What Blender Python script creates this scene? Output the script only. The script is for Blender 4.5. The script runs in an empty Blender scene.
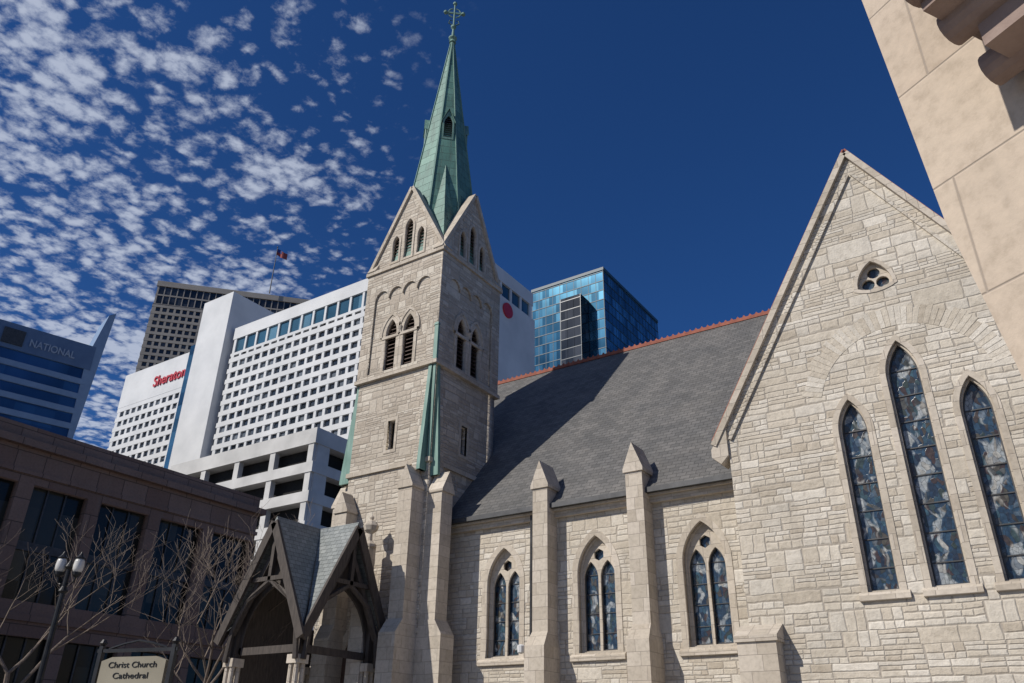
import bpy, math, random
from mathutils import Vector, Matrix
random.seed(7)
C = bpy.context.scene.collection
Z = Vector((0,0,1))
# ------------------------------------------------------------------ node helper
class NB:
    def __init__(s, nt): s.nt=nt; s.n=nt.nodes; s.l=nt.links
    def new(s,t,**k):
        x=s.n.new(t)
        for a,b in k.items(): setattr(x,a,b)
        return x
    def put(s,sock,v):
        if isinstance(v,bpy.types.NodeSocket): s.l.new(v,sock)
        else: sock.default_value=v
    def m(s,op,a,b=0.0,c=0.0,clamp=False):
        x=s.new('ShaderNodeMath',operation=op); x.use_clamp=clamp
        s.put(x.inputs[0],a); s.put(x.inputs[1],b); s.put(x.inputs[2],c); return x.outputs[0]
    def mix(s,f,a,b,blend='MIX'):
        x=s.new('ShaderNodeMix',data_type='RGBA',blend_type=blend)
        s.put(x.inputs[0],f)
        for i,v in ((6,a),(7,b)):
            if isinstance(v,tuple) and len(v)==3: v=v+(1,)
            s.put(x.inputs[i],v)
        return x.outputs[2]
    def ramp(s,f,stops,interp='LINEAR'):
        x=s.new('ShaderNodeValToRGB'); x.color_ramp.interpolation=interp
        e=x.color_ramp.elements
        while len(e)<len(stops): e.new(0.5)
        for i,(p,c) in enumerate(stops): e[i].position=p; e[i].color=tuple(c)+(1,) if len(c)==3 else c
        s.put(x.inputs[0],f); return x.outputs[0]
    def smooth(s,v,a,b):
        x=s.new('ShaderNodeMapRange',interpolation_type='SMOOTHSTEP'); s.put(x.inputs[0],v)
        x.inputs[1].default_value=a; x.inputs[2].default_value=b; return x.outputs[0]
    def noise(s,vec,scale,detail=4,rough=.55,dist=0):
        x=s.new('ShaderNodeTexNoise'); s.l.new(vec,x.inputs['Vector'])
        x.inputs['Scale'].default_value=scale; x.inputs['Detail'].default_value=detail
        x.inputs['Roughness'].default_value=rough; x.inputs['Distortion'].default_value=dist
        return x.outputs['Fac']
    def noise1(s,v,scale,detail=0):
        x=s.new('ShaderNodeTexNoise',noise_dimensions='1D'); s.put(x.inputs['W'],v)
        x.inputs['Scale'].default_value=scale; x.inputs['Detail'].default_value=detail; return x.outputs['Fac']
    def comb(s,a,b,c=0.0):
        x=s.new('ShaderNodeCombineXYZ'); s.put(x.inputs[0],a); s.put(x.inputs[1],b); s.put(x.inputs[2],c); return x.outputs[0]
    def sep(s,v):
        x=s.new('ShaderNodeSeparateXYZ'); s.l.new(v,x.inputs[0]); return x.outputs
    def white(s,v):
        x=s.new('ShaderNodeTexWhiteNoise',noise_dimensions='3D'); s.l.new(v,x.inputs['Vector']); return x.outputs['Value'],x.outputs['Color']
    def bump(s,h,strength,dist):
        x=s.new('ShaderNodeBump'); x.inputs['Strength'].default_value=strength; x.inputs['Distance'].default_value=dist
        s.l.new(h,x.inputs['Height']); return x.outputs[0]
def newmat(name):
    m=bpy.data.materials.new(name); m.use_nodes=True
    b=NB(m.node_tree); p=m.node_tree.nodes['Principled BSDF']
    uv=b.new('ShaderNodeUVMap').outputs[0]
    g=b.new('ShaderNodeNewGeometry'); b.isl=g.outputs['Random Per Island']
    return m,b,p,uv,g.outputs['Position']
# ------------------------------------------------------------------ materials
def ashlar(name,cols,H=.36,W=.85,mort=(.30,.27,.23),rough_amt=1.0,split=True,mw=.012,dark=1.0,island=False):
    m,b,p,uv,geo=newmat(name)
    u0,v0,_=b.sep(uv)
    if split:
        nv=b.new('ShaderNodeTexNoise'); b.l.new(uv,nv.inputs['Vector']); nv.inputs['Scale'].default_value=3.2; nv.inputs['Detail'].default_value=2
        nc=b.sep(nv.outputs['Color'])
        u=b.m('ADD',u0,b.m('MULTIPLY',b.m('SUBTRACT',nc[0],.5),.08))
        v=b.m('ADD',v0,b.m('MULTIPLY',b.m('SUBTRACT',nc[1],.5),.05))
        v=b.m('ADD',v,b.m('MULTIPLY',b.noise1(v0,1.1),.40))
    else: u,v=u0,v0
    v1=b.m('DIVIDE',v,H); row=b.m('FLOOR',v1); fv=b.m('FRACT',v1)
    r1,_=b.white(b.comb(row,3.1)); r2,_=b.white(b.comb(row,9.7))
    Wr=b.m('MULTIPLY',b.m('MULTIPLY_ADD',r1,.7,.65),W)
    u1=b.m('ADD',b.m('DIVIDE',u,Wr),b.m('MULTIPLY',r2,13.0)); col=b.m('FLOOR',u1); fu=b.m('FRACT',u1)
    R,_=b.white(b.comb(row,col,1.0))
    if split:
        kv=b.m('ADD',b.m('ADD',b.m('GREATER_THAN',R,.15),1.0),b.m('GREATER_THAN',R,.52))
        bendv=b.m('POWER',fv,b.m('MULTIPLY_ADD',R,.8,.65))
        a=b.m('MULTIPLY',bendv,kv); sv=b.m('FLOOR',a); ffv=b.m('FRACT',a)
        R2,_=b.white(b.comb(row,col,b.m('ADD',sv,5.0)))
        kh=b.m('ADD',b.m('ADD',b.m('GREATER_THAN',R2,.25),1.0),b.m('GREATER_THAN',R2,.68))
        bend=b.m('POWER',fu,b.m('MULTIPLY_ADD',R2,.9,.6))
        c=b.m('MULTIPLY',bend,kh); sh=b.m('FLOOR',c); ffu=b.m('FRACT',c)
    else:
        kv=1.0; kh=1.0; sv=0.0; sh=0.0; ffv=fv; ffu=fu
    dv=b.m('DIVIDE',b.m('MULTIPLY',b.m('MINIMUM',ffv,b.m('SUBTRACT',1.0,ffv)),H),kv)
    du=b.m('DIVIDE',b.m('MULTIPLY',b.m('MINIMUM',ffu,b.m('SUBTRACT',1.0,ffu)),Wr),kh)
    d=b.m('MINIMUM',dv,du)
    rid,_=b.white(b.comb(b.m('ADD',row,b.m('MULTIPLY',sv,.31)),b.m('ADD',col,b.m('MULTIPLY',sh,.37)),2.0))
    if island: rid=b.isl
    colr=b.ramp(rid,cols)
    n1=b.noise(geo,9,4,.66); n2=b.noise(geo,.45,3,.6)
    colr=b.mix(1.0,colr,b.ramp(n1,[(.28,(.80,.785,.765)),(.5,(.98,.975,.97)),(.75,(1.10,1.09,1.08))]),'MULTIPLY')
    colr=b.mix(1.0,colr,b.ramp(n2,[(.3,(.88*dark,.87*dark,.85*dark)),(.7,(1.06*dark,1.05*dark,1.04*dark))]),'MULTIPLY')
    if not island:
        st=b.noise(b.comb(b.m('MULTIPLY',u0,2.2),b.m('MULTIPLY',v0,.25)),1.0,3,.6)
        colr=b.mix(b.m('MULTIPLY',b.smooth(st,.56,.8),.32),colr,(.20,.18,.155))
        colr=b.mix(b.smooth(d,mw*.3,mw),mort,colr)
    b.l.new(colr,p.inputs['Base Color']); p.inputs['Roughness'].default_value=.92
    hh=b.m('MULTIPLY',n1,1.4*rough_amt)
    if not island:
        hh=b.m('ADD',hh,b.m('MULTIPLY',b.smooth(d,0.0,.028 if split else mw*1.5),.8)); hh=b.m('ADD',hh,b.m('MULTIPLY',rid,.3*rough_amt))
    b.l.new(b.bump(hh,.7,.029 if split else .01),p.inputs['Normal'])
    return m
def simple(name,c1,c2,rough=.8,scale=3,metal=0,bumpd=.0,stretch=None,spec=None):
    m,b,p,uv,geo=newmat(name)
    vec=geo
    if stretch:
        x=b.new('ShaderNodeMapping'); b.l.new(geo,x.inputs[0]); x.inputs['Scale'].default_value=stretch; vec=x.outputs[0]
    n=b.noise(vec,scale,4,.6)
    c=b.ramp(n,[(.3,c1),(.7,c2)])
    b.l.new(c,p.inputs['Base Color']); p.inputs['Roughness'].default_value=rough; p.inputs['Metallic'].default_value=metal
    if spec is not None: p.inputs['Specular IOR Level'].default_value=spec
    if bumpd: b.l.new(b.bump(b.m('ADD',n,b.noise(geo,scale*9,2,.6)),.6,bumpd),p.inputs['Normal'])
    return m
def brick(name,c1,c2,mort,bw,bh,ms=.006,rough=.85,bumpd=.01,streak=0.0):
    m,b,p,uv,geo=newmat(name)
    t=b.new('ShaderNodeTexBrick'); b.l.new(uv,t.inputs['Vector'])
    for k,v in (('Scale',1.0),('Mortar Size',ms),('Brick Width',bw),('Row Height',bh),('Mortar Smooth',.1),('Bias',0.0)): t.inputs[k].default_value=v
    t.inputs['Color1'].default_value=c1+(1,); t.inputs['Color2'].default_value=c2+(1,); t.inputs['Mortar'].default_value=mort+(1,)
    n=b.noise(geo,.9,4,.6); n2=b.noise(geo,14,3,.6)
    c=b.mix(1.0,t.outputs['Color'],b.ramp(n,[(.3,(.76,.77,.78)),(.7,(1.17,1.14,1.1))]),'MULTIPLY')
    c=b.mix(1.0,c,b.ramp(n2,[(.3,(.85,.85,.85)),(.7,(1.1,1.1,1.1))]),'MULTIPLY')
    if streak:
        x=b.new('ShaderNodeMapping'); b.l.new(geo,x.inputs[0]); x.inputs['Scale'].default_value=(5,5,.35)
        s=b.noise(x.outputs[0],1.0,4,.6); c=b.mix(b.m('MULTIPLY',b.smooth(s,.42,.72),streak),c,(.06,.11,.09))
    b.l.new(c,p.inputs['Base Color']); p.inputs['Roughness'].default_value=rough
    u0,v0,_=b.sep(uv); lap=b.m('FRACT',b.m('DIVIDE',v0,bh))
    h=b.m('SUBTRACT',b.m('ADD',b.m('MULTIPLY',n2,.5),b.m('SUBTRACT',1.0,lap)),t.outputs['Fac'])
    b.l.new(b.bump(h,.6,bumpd),p.inputs['Normal'])
    return m
def winglass(name,cdark,clight,bay,fh,rough=.08,metal=0.0,ou=0.0,ov=0.0,spec=.6):
    m,b,p,uv,geo=newmat(name)
    u,v,_=b.sep(uv)
    r,_=b.white(b.comb(b.m('FLOOR',b.m('DIVIDE',b.m('ADD',u,ou),bay)),b.m('FLOOR',b.m('DIVIDE',b.m('ADD',v,ov),fh)),0.0))
    c=b.mix(b.smooth(r,.35,1.0),cdark,clight)
    n=b.noise(geo,.08,2); c=b.mix(1.0,c,b.ramp(n,[(.3,(.6,.6,.6)),(.7,(1.25,1.25,1.25))]),'MULTIPLY')
    b.l.new(c,p.inputs['Base Color']); p.inputs['Roughness'].default_value=rough; p.inputs['Metallic'].default_value=metal
    p.inputs['Specular IOR Level'].default_value=spec
    return m
cream=[(0,(.45,.395,.32)),(.15,(.57,.52,.44)),(.4,(.51,.455,.375)),(.6,(.62,.57,.49)),(.8,(.54,.50,.435)),(1,(.68,.635,.56))]
pinkish=[(0,(.38,.33,.27)),(.25,(.52,.465,.39)),(.5,(.44,.385,.32)),(.75,(.555,.505,.43)),(1,(.62,.57,.49))]
M_st=ashlar('rubble_limestone',cream,H=.36,W=.84,mort=(.37,.325,.27),mw=.011)
M_vou=ashlar('voussoir_stone',cream,island=True)
M_tw=ashlar('tower_limestone',pinkish,H=.34,W=.8,mort=(.34,.295,.245),mw=.011)
M_near=ashlar('dressed_stone',[(0,(.49,.405,.32)),(.5,(.52,.435,.35)),(1,(.55,.465,.375))],H=.78,W=1.5,mort=(.35,.29,.235),rough_amt=.5,split=False,mw=.008)
M_led=simple('brown_stone_moulding',(.22,.155,.13),(.32,.24,.205),.85,5,bumpd=.004)
M_lime=ashlar('smooth_limestone',[(0,(.45,.395,.325)),(.5,(.51,.455,.38)),(1,(.58,.52,.445))],H=.33,W=.62,mort=(.31,.265,.22),rough_amt=.35,split=False,mw=.008)
M_slate=brick('slate_tiles',(.105,.103,.10),(.155,.15,.145),(.06,.058,.056),.28,.17,.008,.75,.015)
M_slate2=brick('porch_slate',(.17,.19,.19),(.25,.27,.265),(.09,.1,.1),.22,.14,.007,.6,.012)
M_cop=brick('copper_patina',(.085,.205,.17),(.14,.29,.24),(.05,.12,.10),.75,.42,.012,.6,.012,streak=.6)
M_cop2=simple('copper_trim',(.09,.19,.155),(.20,.33,.28),.6,2.5,stretch=(3,3,.5),bumpd=.003)
M_wood=simple('dark_timber',(.035,.027,.023),(.085,.068,.057),.75,3,stretch=(6,6,1),bumpd=.004)
M_louv=simple('louver_wood',(.05,.028,.02),(.10,.058,.042),.7,4)
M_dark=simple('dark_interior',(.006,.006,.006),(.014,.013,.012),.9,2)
M_lead=simple('dark_lead',(.035,.035,.037),(.075,.075,.078),.5,3,metal=.3)
M_terra=simple('terracotta',(.22,.065,.04),(.36,.115,.07),.8,5)
M_white=simple('white_precast',(.53,.54,.55),(.66,.665,.67),.75,.12)
M_conc=simple('white_concrete',(.44,.435,.42),(.60,.59,.57),.85,.3)
M_brown=ashlar('brown_granite_panels',[(0,(.20,.125,.098)),(.5,(.23,.15,.118)),(1,(.26,.175,.14))],H=1.1,W=1.6,mort=(.08,.055,.045),rough_amt=.2,split=False,mw=.03)
M_tan=simple('tan_precast',(.25,.225,.20),(.34,.31,.275),.85,.1)
M_iron=simple('black_iron',(.012,.012,.013),(.03,.03,.032),.45,6,metal=.5)
M_bark=simple('bark',(.12,.09,.07),(.22,.175,.14),.9,6,stretch=(4,4,1),bumpd=.01)
M_red=simple('red_letters',(.42,.01,.03),(.5,.02,.04),.5,1)
M_hotglass=winglass('hotel_window_glass',(.02,.027,.035),(.15,.17,.19),3.0,3.1)
M_hottop=winglass('hotel_top_glass',(.04,.12,.18),(.14,.28,.36),4.2,6,metal=.3)
M_offglass=winglass('office_glass',(.012,.015,.02),(.05,.055,.065),3.2,3.9)
M_bluegl=winglass('blue_curtain_glass',(.025,.11,.19),(.10,.29,.42),3.0,3.9,rough=.12,metal=.75)
M_bankgl=winglass('bank_blue_glass',(.03,.085,.19),(.05,.14,.28),4,4,rough=.1,metal=.4)
M_bankwh=simple('bank_pale_bands',(.15,.23,.36),(.20,.29,.43),.6,.3)
M_bankdk=simple('bank_dark_top',(.08,.13,.23),(.11,.17,.28),.5,.3)
M_letters=simple('pale_letters',(.26,.32,.42),(.32,.38,.47),.5,1)
M_brglass=winglass('shopfront_glass',(.016,.017,.015),(.055,.055,.045),.95,1.7,rough=.12,spec=.25)
M_blgrey=simple('dark_blue_mullion',(.015,.045,.075),(.03,.075,.11),.5,1)
M_darkgl=simple('dark_glass',(.012,.03,.05),(.025,.055,.085),.3,.2)
def stained(name):
    m,b,p,uv,geo=newmat(name)
    nvv=b.new('ShaderNodeTexNoise'); b.l.new(uv,nvv.inputs['Vector']); nvv.inputs['Scale'].default_value=3.0; nvv.inputs['Detail'].default_value=1
    x=b.new('ShaderNodeMapping'); b.l.new(uv,x.inputs[0]); x.inputs['Scale'].default_value=(1.2,.68,1)
    wv=b.new('ShaderNodeVectorMath',operation='MULTIPLY_ADD'); b.l.new(nvv.outputs['Color'],wv.inputs[0]); wv.inputs[1].default_value=(.26,.26,0); b.l.new(x.outputs[0],wv.inputs[2])
    vec=wv.outputs[0]
    vo=b.new('ShaderNodeTexVoronoi',voronoi_dimensions='2D'); vo.feature='F1'; b.l.new(vec,vo.inputs['Vector']); vo.inputs['Scale'].default_value=10
    ve=b.new('ShaderNodeTexVoronoi',voronoi_dimensions='2D'); ve.feature='DISTANCE_TO_EDGE'; b.l.new(vec,ve.inputs['Vector']); ve.inputs['Scale'].default_value=10
    rr,_=b.white(vo.outputs['Position'])
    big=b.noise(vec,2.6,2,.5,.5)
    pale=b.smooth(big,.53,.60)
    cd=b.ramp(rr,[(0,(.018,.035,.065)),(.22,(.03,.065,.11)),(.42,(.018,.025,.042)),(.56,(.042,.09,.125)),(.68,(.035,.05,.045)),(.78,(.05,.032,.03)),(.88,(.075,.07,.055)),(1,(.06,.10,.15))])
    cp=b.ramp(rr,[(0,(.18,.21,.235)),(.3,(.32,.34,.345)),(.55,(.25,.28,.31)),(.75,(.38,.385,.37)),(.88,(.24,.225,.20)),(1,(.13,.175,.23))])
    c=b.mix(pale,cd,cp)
    c=b.mix(1.0,c,b.ramp(b.noise(uv,11,2),[(.3,(.6,.6,.6)),(.7,(1.25,1.25,1.25))]),'MULTIPLY')
    lead=b.smooth(ve.outputs['Distance'],.01,.05)
    c=b.mix(b.m('MULTIPLY_ADD',lead,.8,.2),(.010,.010,.013),c)
    b.l.new(c,p.inputs['Base Color']); p.inputs['Roughness'].default_value=.22; p.inputs['Specular IOR Level'].default_value=.5
    b.l.new(b.bump(b.m('ADD',b.noise(uv,7,1),rr),.2,.012),p.inputs['Normal'])
    return m
M_glass=stained('stained_glass')
# ------------------------------------------------------------------ mesh helpers
def empty(name,loc=(0,0,0)):
    o=bpy.data.objects.new(name,None); C.objects.link(o); o.location=loc; o.empty_display_size=.5; return o
def uvs(me):
    if not me.uv_layers: me.uv_layers.new(name='UVMap')
    uvl=me.uv_layers[0].data
    for pl in me.polygons:
        n=pl.normal
        if abs(n.z)>.97: t=Vector((1,0,0)); bb=Vector((0,1,0))
        else:
            t=Z.cross(n).normalized(); bb=n.cross(t)
        for li in pl.loop_indices:
            co=me.vertices[me.loops[li].vertex_index].co
            uvl[li].uv=(co.dot(t),co.dot(bb))
def finish(name,me,mat,parent,smooth=False):
    me.update(); uvs(me); me.materials.clear(); me.materials.append(mat)
    o=bpy.data.objects.new(name,me); C.objects.link(o)
    if parent:
        o.parent=parent; o.matrix_parent_inverse=Matrix.Translation(-Vector(parent.location))
    if smooth:
        for p in me.polygons: p.use_smooth=True
    return o
class MB:
    def __init__(s): s.v=[]; s.f=[]
    def add(s,vs,fs):
        k=len(s.v); s.v+= [tuple(v) for v in vs]; s.f+=[[i+k for i in f] for f in fs]
    def hexa(s,p):
        s.add(p,[(0,3,2,1),(4,5,6,7),(0,1,5,4),(1,2,6,5),(2,3,7,6),(3,0,4,7)])
    def box(s,x0,x1,y0,y1,z0,z1,T=None):
        p=[(x0,y0,z0),(x1,y0,z0),(x1,y1,z0),(x0,y1,z0),(x0,y0,z1),(x1,y0,z1),(x1,y1,z1),(x0,y1,z1)]
        if T: p=[T(*q) for q in p]
        s.hexa(p)
    def beam(s,a,b,w,h,up=Z):
        a=Vector(a); b=Vector(b); d=(b-a).normalized(); sd=d.cross(up).normalized(); u=sd.cross(d)
        q=[]
        for c in (a,b):
            for i,j in ((-1,-1),(1,-1),(1,1),(-1,1)): q.append(c+sd*(i*w/2)+u*(j*h/2))
        s.hexa(q)
    def tube(s,pts,rad,n=8,cap=True):
        k=len(s.v)
        pts=[Vector(p) for p in pts]
        for i,p in enumerate(pts):
            d=(pts[min(i+1,len(pts)-1)]-pts[max(i-1,0)]).normalized()
            ref=Vector((1,0,0)) if abs(d.x)<.8 else Vector((0,1,0))
            a=d.cross(ref).normalized(); b_=d.cross(a)
            for j in range(n):
                t=2*math.pi*j/n; s.v.append(tuple(p+(a*math.cos(t)+b_*math.sin(t))*rad[i]))
        for i in range(len(pts)-1):
            for j in range(n):
                s.f.append([k+i*n+j,k+i*n+(j+1)%n,k+(i+1)*n+(j+1)%n,k+(i+1)*n+j])
        if cap:
            s.f.append([k+j for j in range(n)][::-1]); s.f.append([k+(len(pts)-1)*n+j for j in range(n)])
    def lathe(s,c,prof,n=12):
        c=Vector(c); s.tube([c+Z*z for r,z in prof],[max(r,.001) for r,z in prof],n)
    def prism(s,tri,depthvec):
        k=len(tri); d=Vector(depthvec); vs=[Vector(t) for t in tri]; vs2=[t+d for t in vs]
        s.add(vs+vs2,[list(range(k))[::-1],list(range(k,2*k))]+[[i,(i+1)%k,(i+1)%k+k,i+k] for i in range(k)])
    def done(s,name,mat,parent,smooth=False,bevel=0):
        me=bpy.data.meshes.new(name); me.from_pydata(s.v,[],s.f); me.update()
        import bmesh
        bm=bmesh.new(); bm.from_mesh(me); bmesh.ops.recalc_face_normals(bm,faces=bm.faces)
        if bevel: bmesh.ops.bevel(bm,geom=list(bm.edges),offset=bevel,segments=1,affect='EDGES')
        bm.to_mesh(me); bm.free()
        return finish(name,me,mat,parent,smooth)
class Fr:
    def __init__(s,O,u,n): s.O=Vector(O); s.u=Vector(u).normalized(); s.n=Vector(n).normalized()
    def P(s,x,z,d=0.0): return s.O+s.u*x+Z*z-s.n*d
def plate(name,outline,holes,thick,fr,d0,mat,parent):
    cu=bpy.data.curves.new(name,'CURVE'); cu.dimensions='2D'; cu.fill_mode='BOTH'; cu.extrude=thick/2
    for pts in [outline]+holes:
        sp=cu.splines.new('POLY'); sp.points.add(len(pts)-1)
        for i,q in enumerate(pts): sp.points[i].co=(q[0],q[1],0,1)
        sp.use_cyclic_u=True
    o=bpy.data.objects.new(name,cu); C.objects.link(o)
    dg=bpy.context.evaluated_depsgraph_get()
    me=bpy.data.meshes.new_from_object(o.evaluated_get(dg)); bpy.data.objects.remove(o)
    for v in me.vertices:
        x,z,zc=v.co; v.co=fr.O+fr.u*x+Z*z-fr.n*(d0+thick/2)+fr.n*zc
    import bmesh
    bm=bmesh.new(); bm.from_mesh(me); bmesh.ops.remove_doubles(bm,verts=bm.verts,dist=1e-5)
    bmesh.ops.recalc_face_normals(bm,faces=bm.faces); bm.to_mesh(me); bm.free()
    return finish(name,me,mat,parent)
def arch(cx,z0,w,zs,zh,off=0.0,n=9,zoff=None):
    w=w+2*off; z0=z0-(off if zoff is None else zoff); r=zh-zs+off*1.15
    R=(w*w/4+r*r)/w; pts=[(cx-w/2,z0),(cx+w/2,z0),(cx+w/2,zs)]
    a1=math.asin(min(1,r/R))
    if r>w/2-1e-6:
        for i in range(1,n+1):
            a=a1*i/n; pts.append((cx+w/2-R+R*math.cos(a),zs+R*math.sin(a)))
        for i in range(n-1,-1,-1):
            a=a1*i/n; pts.append((cx-w/2+R-R*math.cos(a),zs+R*math.sin(a)))
    else:
        for i in range(1,2*n): 
            a=math.pi*i/(2*n); pts.append((cx+w/2*math.cos(a),zs+r*math.sin(a)))
        pts.append((cx-w/2,zs))
    return pts
def circle(cx,cz,r,n=20,a0=0): return [(cx+r*math.cos(a0+2*math.pi*i/n),cz+r*math.sin(a0+2*math.pi*i/n)) for i in range(n)]
def quad(name,fr,x0,x1,z0,z1,d,mat,parent):
    me=bpy.data.meshes.new(name); me.from_pydata([tuple(fr.P(x0,z0,d)),tuple(fr.P(x1,z0,d)),tuple(fr.P(x1,z1,d)),tuple(fr.P(x0,z1,d))],[],[(0,1,2,3)]); return finish(name,me,mat,parent)

# ================================================================== CHURCH
church=empty('stone_church',(-12,22,0))
FN=Fr((0,20,0),(1,0,0),(0,-1,0))
FT=Fr((0,18.5,0),(1,0,0),(0,-1,0))
wins=[-13.69,-10.6,-7.47]
plate('nave_wall',[(-15.85,0),(-6.0,0),(-6.0,8.15),(-15.85,8.15)],[arch(c,4.1,1.16,6.15,7.2,.15) for c in wins],.5,FN,0,M_st,church)
def two_light(c,z0,w,zs,zh,fr,tag):
    plate('window_surround_'+tag,arch(c,z0,w,zs,zh,.17),[arch(c,z0,w,zs,zh,0)],.16,fr,-.02,M_lime,church)
    plate('window_reveal_'+tag,arch(c,z0,w,zs,zh,.18),[arch(c,z0,w,zs,zh,-.035)],.25,fr,.143,M_lime,church)
    lw=.46; hx=.265
    plate('window_tracery_'+tag,arch(c,z0,w,zs,zh,.05),
        [arch(c-hx,z0+.06,lw,zs-.1,zs+.38),arch(c+hx,z0+.06,lw,zs-.1,zs+.38),circle(c,zs+.55,.17,6,math.pi/6)],.12,fr,.2,M_lime,church)
    for s_ in (-1,1): plate('window_lead_%s_%d'%(tag,s_),arch(c+s_*hx,z0+.03,lw+.05,zs-.1,zs+.42),[arch(c+s_*hx,z0+.1,lw-.06,zs-.1,zs+.33)],.03,fr,.27,M_lead,church)
    quad('window_glass_'+tag,fr,c-w/2-.05,c+w/2+.05,z0-.05,zh+.1,.34,M_glass,church)
    b=MB(); z=z0+.5
    while z<zh-.8: b.box(c-w/2,c+w/2,fr.O.y+.315,fr.O.y+.33,z,z+.022); z+=.52
    b.done('window_bars_'+tag,M_lead,church)
    b=MB(); b.prism([fr.P(c-w/2-.24,z0-.02,0.2),fr.P(c-w/2-.24,z0-.02,.0),fr.P(c-w/2-.24,z0-.09,-.09),fr.P(c-w/2-.24,z0-.2,-.09),fr.P(c-w/2-.24,z0-.22,.2)],fr.u*(w+.48)); b.done('window_sill_'+tag,M_lime,church)
for i,c in enumerate(wins): two_light(c,4.1,1.16,6.15,7.2,FN,'abc'[i])
quad('nave_dark_back',FN,-15.8,-6.1,3,8,.9,M_dark,church)
b=MB(); b.box(-15.83,-6.02,19.86,20.0,7.84,8.0); b.box(-15.83,-6.02,19.74,20.0,8.003,8.16); b.done('eave_cornice',M_lime,church)
b=MB(); b.box(-15.83,-6.02,19.58,19.735,8.06,8.2); b.tube([(-12.62,19.85,8.05),(-12.62,19.85,0)],[.045,.045],8)
b.done('gutter',M_lead,church)
ye,ze,yr,zr=19.62,8.17,26.8,16.45
b=MB(); b.add([(-19,ye,ze),(6,ye,ze),(6,yr,zr),(-19,yr,zr),(6,2*yr-ye,ze),(-19,2*yr-ye,ze),(-19,ye,ze-.1),(6,ye,ze-.1)],[(0,1,2,3),(3,2,4,5),(6,7,1,0)]); 
b.done('nave_roof',M_slate,church)
b=MB(); b.box(-22,8,yr*2-20,yr*2-19.5,0,8.15); b.box(-22,-21.5,20.5,yr*2-20,0,8.15); b.box(6.0,6.5,22,yr*2-20,0,8.15)
b.add([(-20,20.3,8.15),(-20,33.3,8.15),(-20,26.8,16.3)],[(0,1,2)]); b.done('nave_rear_walls',M_st,church)
b=MB(); b.box(-19,6,yr-.09,yr+.09,zr-.06,zr+.07)
x=-18.9
while x<6:
    b.prism([(x,yr-.025,zr+.07),(x+.2,yr-.025,zr+.07),(x+.15,yr-.025,zr+.13),(x+.1,yr-.025,zr+.19),(x+.05,yr-.025,zr+.13)],(0,.05,0)); x+=.24
b.done('ridge_cresting',M_terra,church)
def buttress(name,cx,w,yw,yf,ztop,zcap,zlow,ylow,mat=M_lime):
    b=MB()
    b.box(cx-w/2,cx+w/2,yf,yw,zlow,ztop)
    b.prism([(cx-w/2-.05,yf-.05,ztop+.002),(cx+w/2+.05,yf-.05,ztop+.002),(cx+w/2+.05,yf-.05,ztop+.1),(cx,yf-.05,zcap),(cx-w/2-.05,yf-.05,ztop+.1)],(0,yw-yf+.25,0))
    wl=w/2+.06
    b.hexa([(cx-wl,ylow,zlow-.25),(cx+wl,ylow,zlow-.25),(cx+wl,yw,zlow-.25),(cx-wl,yw,zlow-.25),(cx-w/2,yf-.002,zlow+.15),(cx+w/2,yf-.002,zlow+.15),(cx+w/2,yw,zlow+.15),(cx-w/2,yw,zlow+.15)])
    b.box(cx-wl,cx+wl,ylow,yw,0,zlow-.25)
    b.done(name,mat,church)
buttress('nave_buttress_a',-12.08,.5,20,19.45,8.65,9.5,4.5,19.15)
buttress('nave_buttress_b',-9.05,.5,20,19.45,8.65,9.5,4.5,19.15)
ax,az,sl=-1.98,15.78,1.68
xl=-6.0; xr=2.04; zl=az-sl*(ax-xl)
lan=[(-3.07,.60,8.35,9.1),(-1.8,.68,9.45,10.3),(-.55,.60,8.35,9.1)]
def reul(cx,cz,r,n=6):
    vs=[(cx+r*math.cos(math.radians(a)),cz+r*math.sin(math.radians(a))) for a in (90,210,330)]; pts=[]
    for k in range(3):
        a,bq,c=vs[k],vs[(k+1)%3],vs[(k+2)%3]
        R=math.dist(a,bq)*1.0
        a1=math.atan2(a[1]-c[1],a[0]-c[0]); a2=math.atan2(bq[1]-c[1],bq[0]-c[0])
        while a2<a1: a2+=2*math.pi
        for i in range(n): 
            t=a1+(a2-a1)*i/n; pts.append((c[0]+R*math.cos(t),c[1]+R*math.sin(t)))
    return pts
plate('transept_gable_wall',[(xl,0),(xr,0),(xr,zl),(ax,az),(xl,zl)],[arch(c,4.82,w,zs,zh,.13) for c,w,zs,zh in lan]+[reul(-1.96,12.1,.47)],.55,FT,0,M_st,church)
for i,(c,w,zs,zh) in enumerate(lan):
    t='def'[i]
    plate('lancet_surround_'+t,arch(c,4.82,w,zs,zh,.15),[arch(c,4.82,w,zs,zh,0.02)],.12,FT,-.02,M_lime,church)
    plate('lancet_reveal_'+t,arch(c,4.82,w,zs,zh,.15),[arch(c,4.82,w,zs,zh,-.02)],.2,FT,.102,M_lime,church)
    plate('lancet_frame_'+t,arch(c,4.82,w,zs,zh,.05),[arch(c,4.82,w,zs,zh,-.05)],.06,FT,.2,M_lead,church)
    quad('lancet_glass_'+t,FT,c-w/2-.05,c+w/2+.05,4.7,zh+.1,.25,M_glass,church)
    b=MB(); P=FT.P; x0=c-w/2-.2
    b.prism([P(x0,4.80,.15),P(x0,4.80,0),P(x0,4.73,-.08),P(x0,4.62,-.08),P(x0,4.6,.15)],(w+.4,0,0)); b.done('lancet_sill_'+t,M_lime,church)
    b=MB(); z=5.3
    while z<zh-.3: b.box(c-w/2,c+w/2,18.5+.225,18.5+.245,z,z+.025); z+=.62
    b.done('saddle_bars_'+t,M_lead,church)
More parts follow.
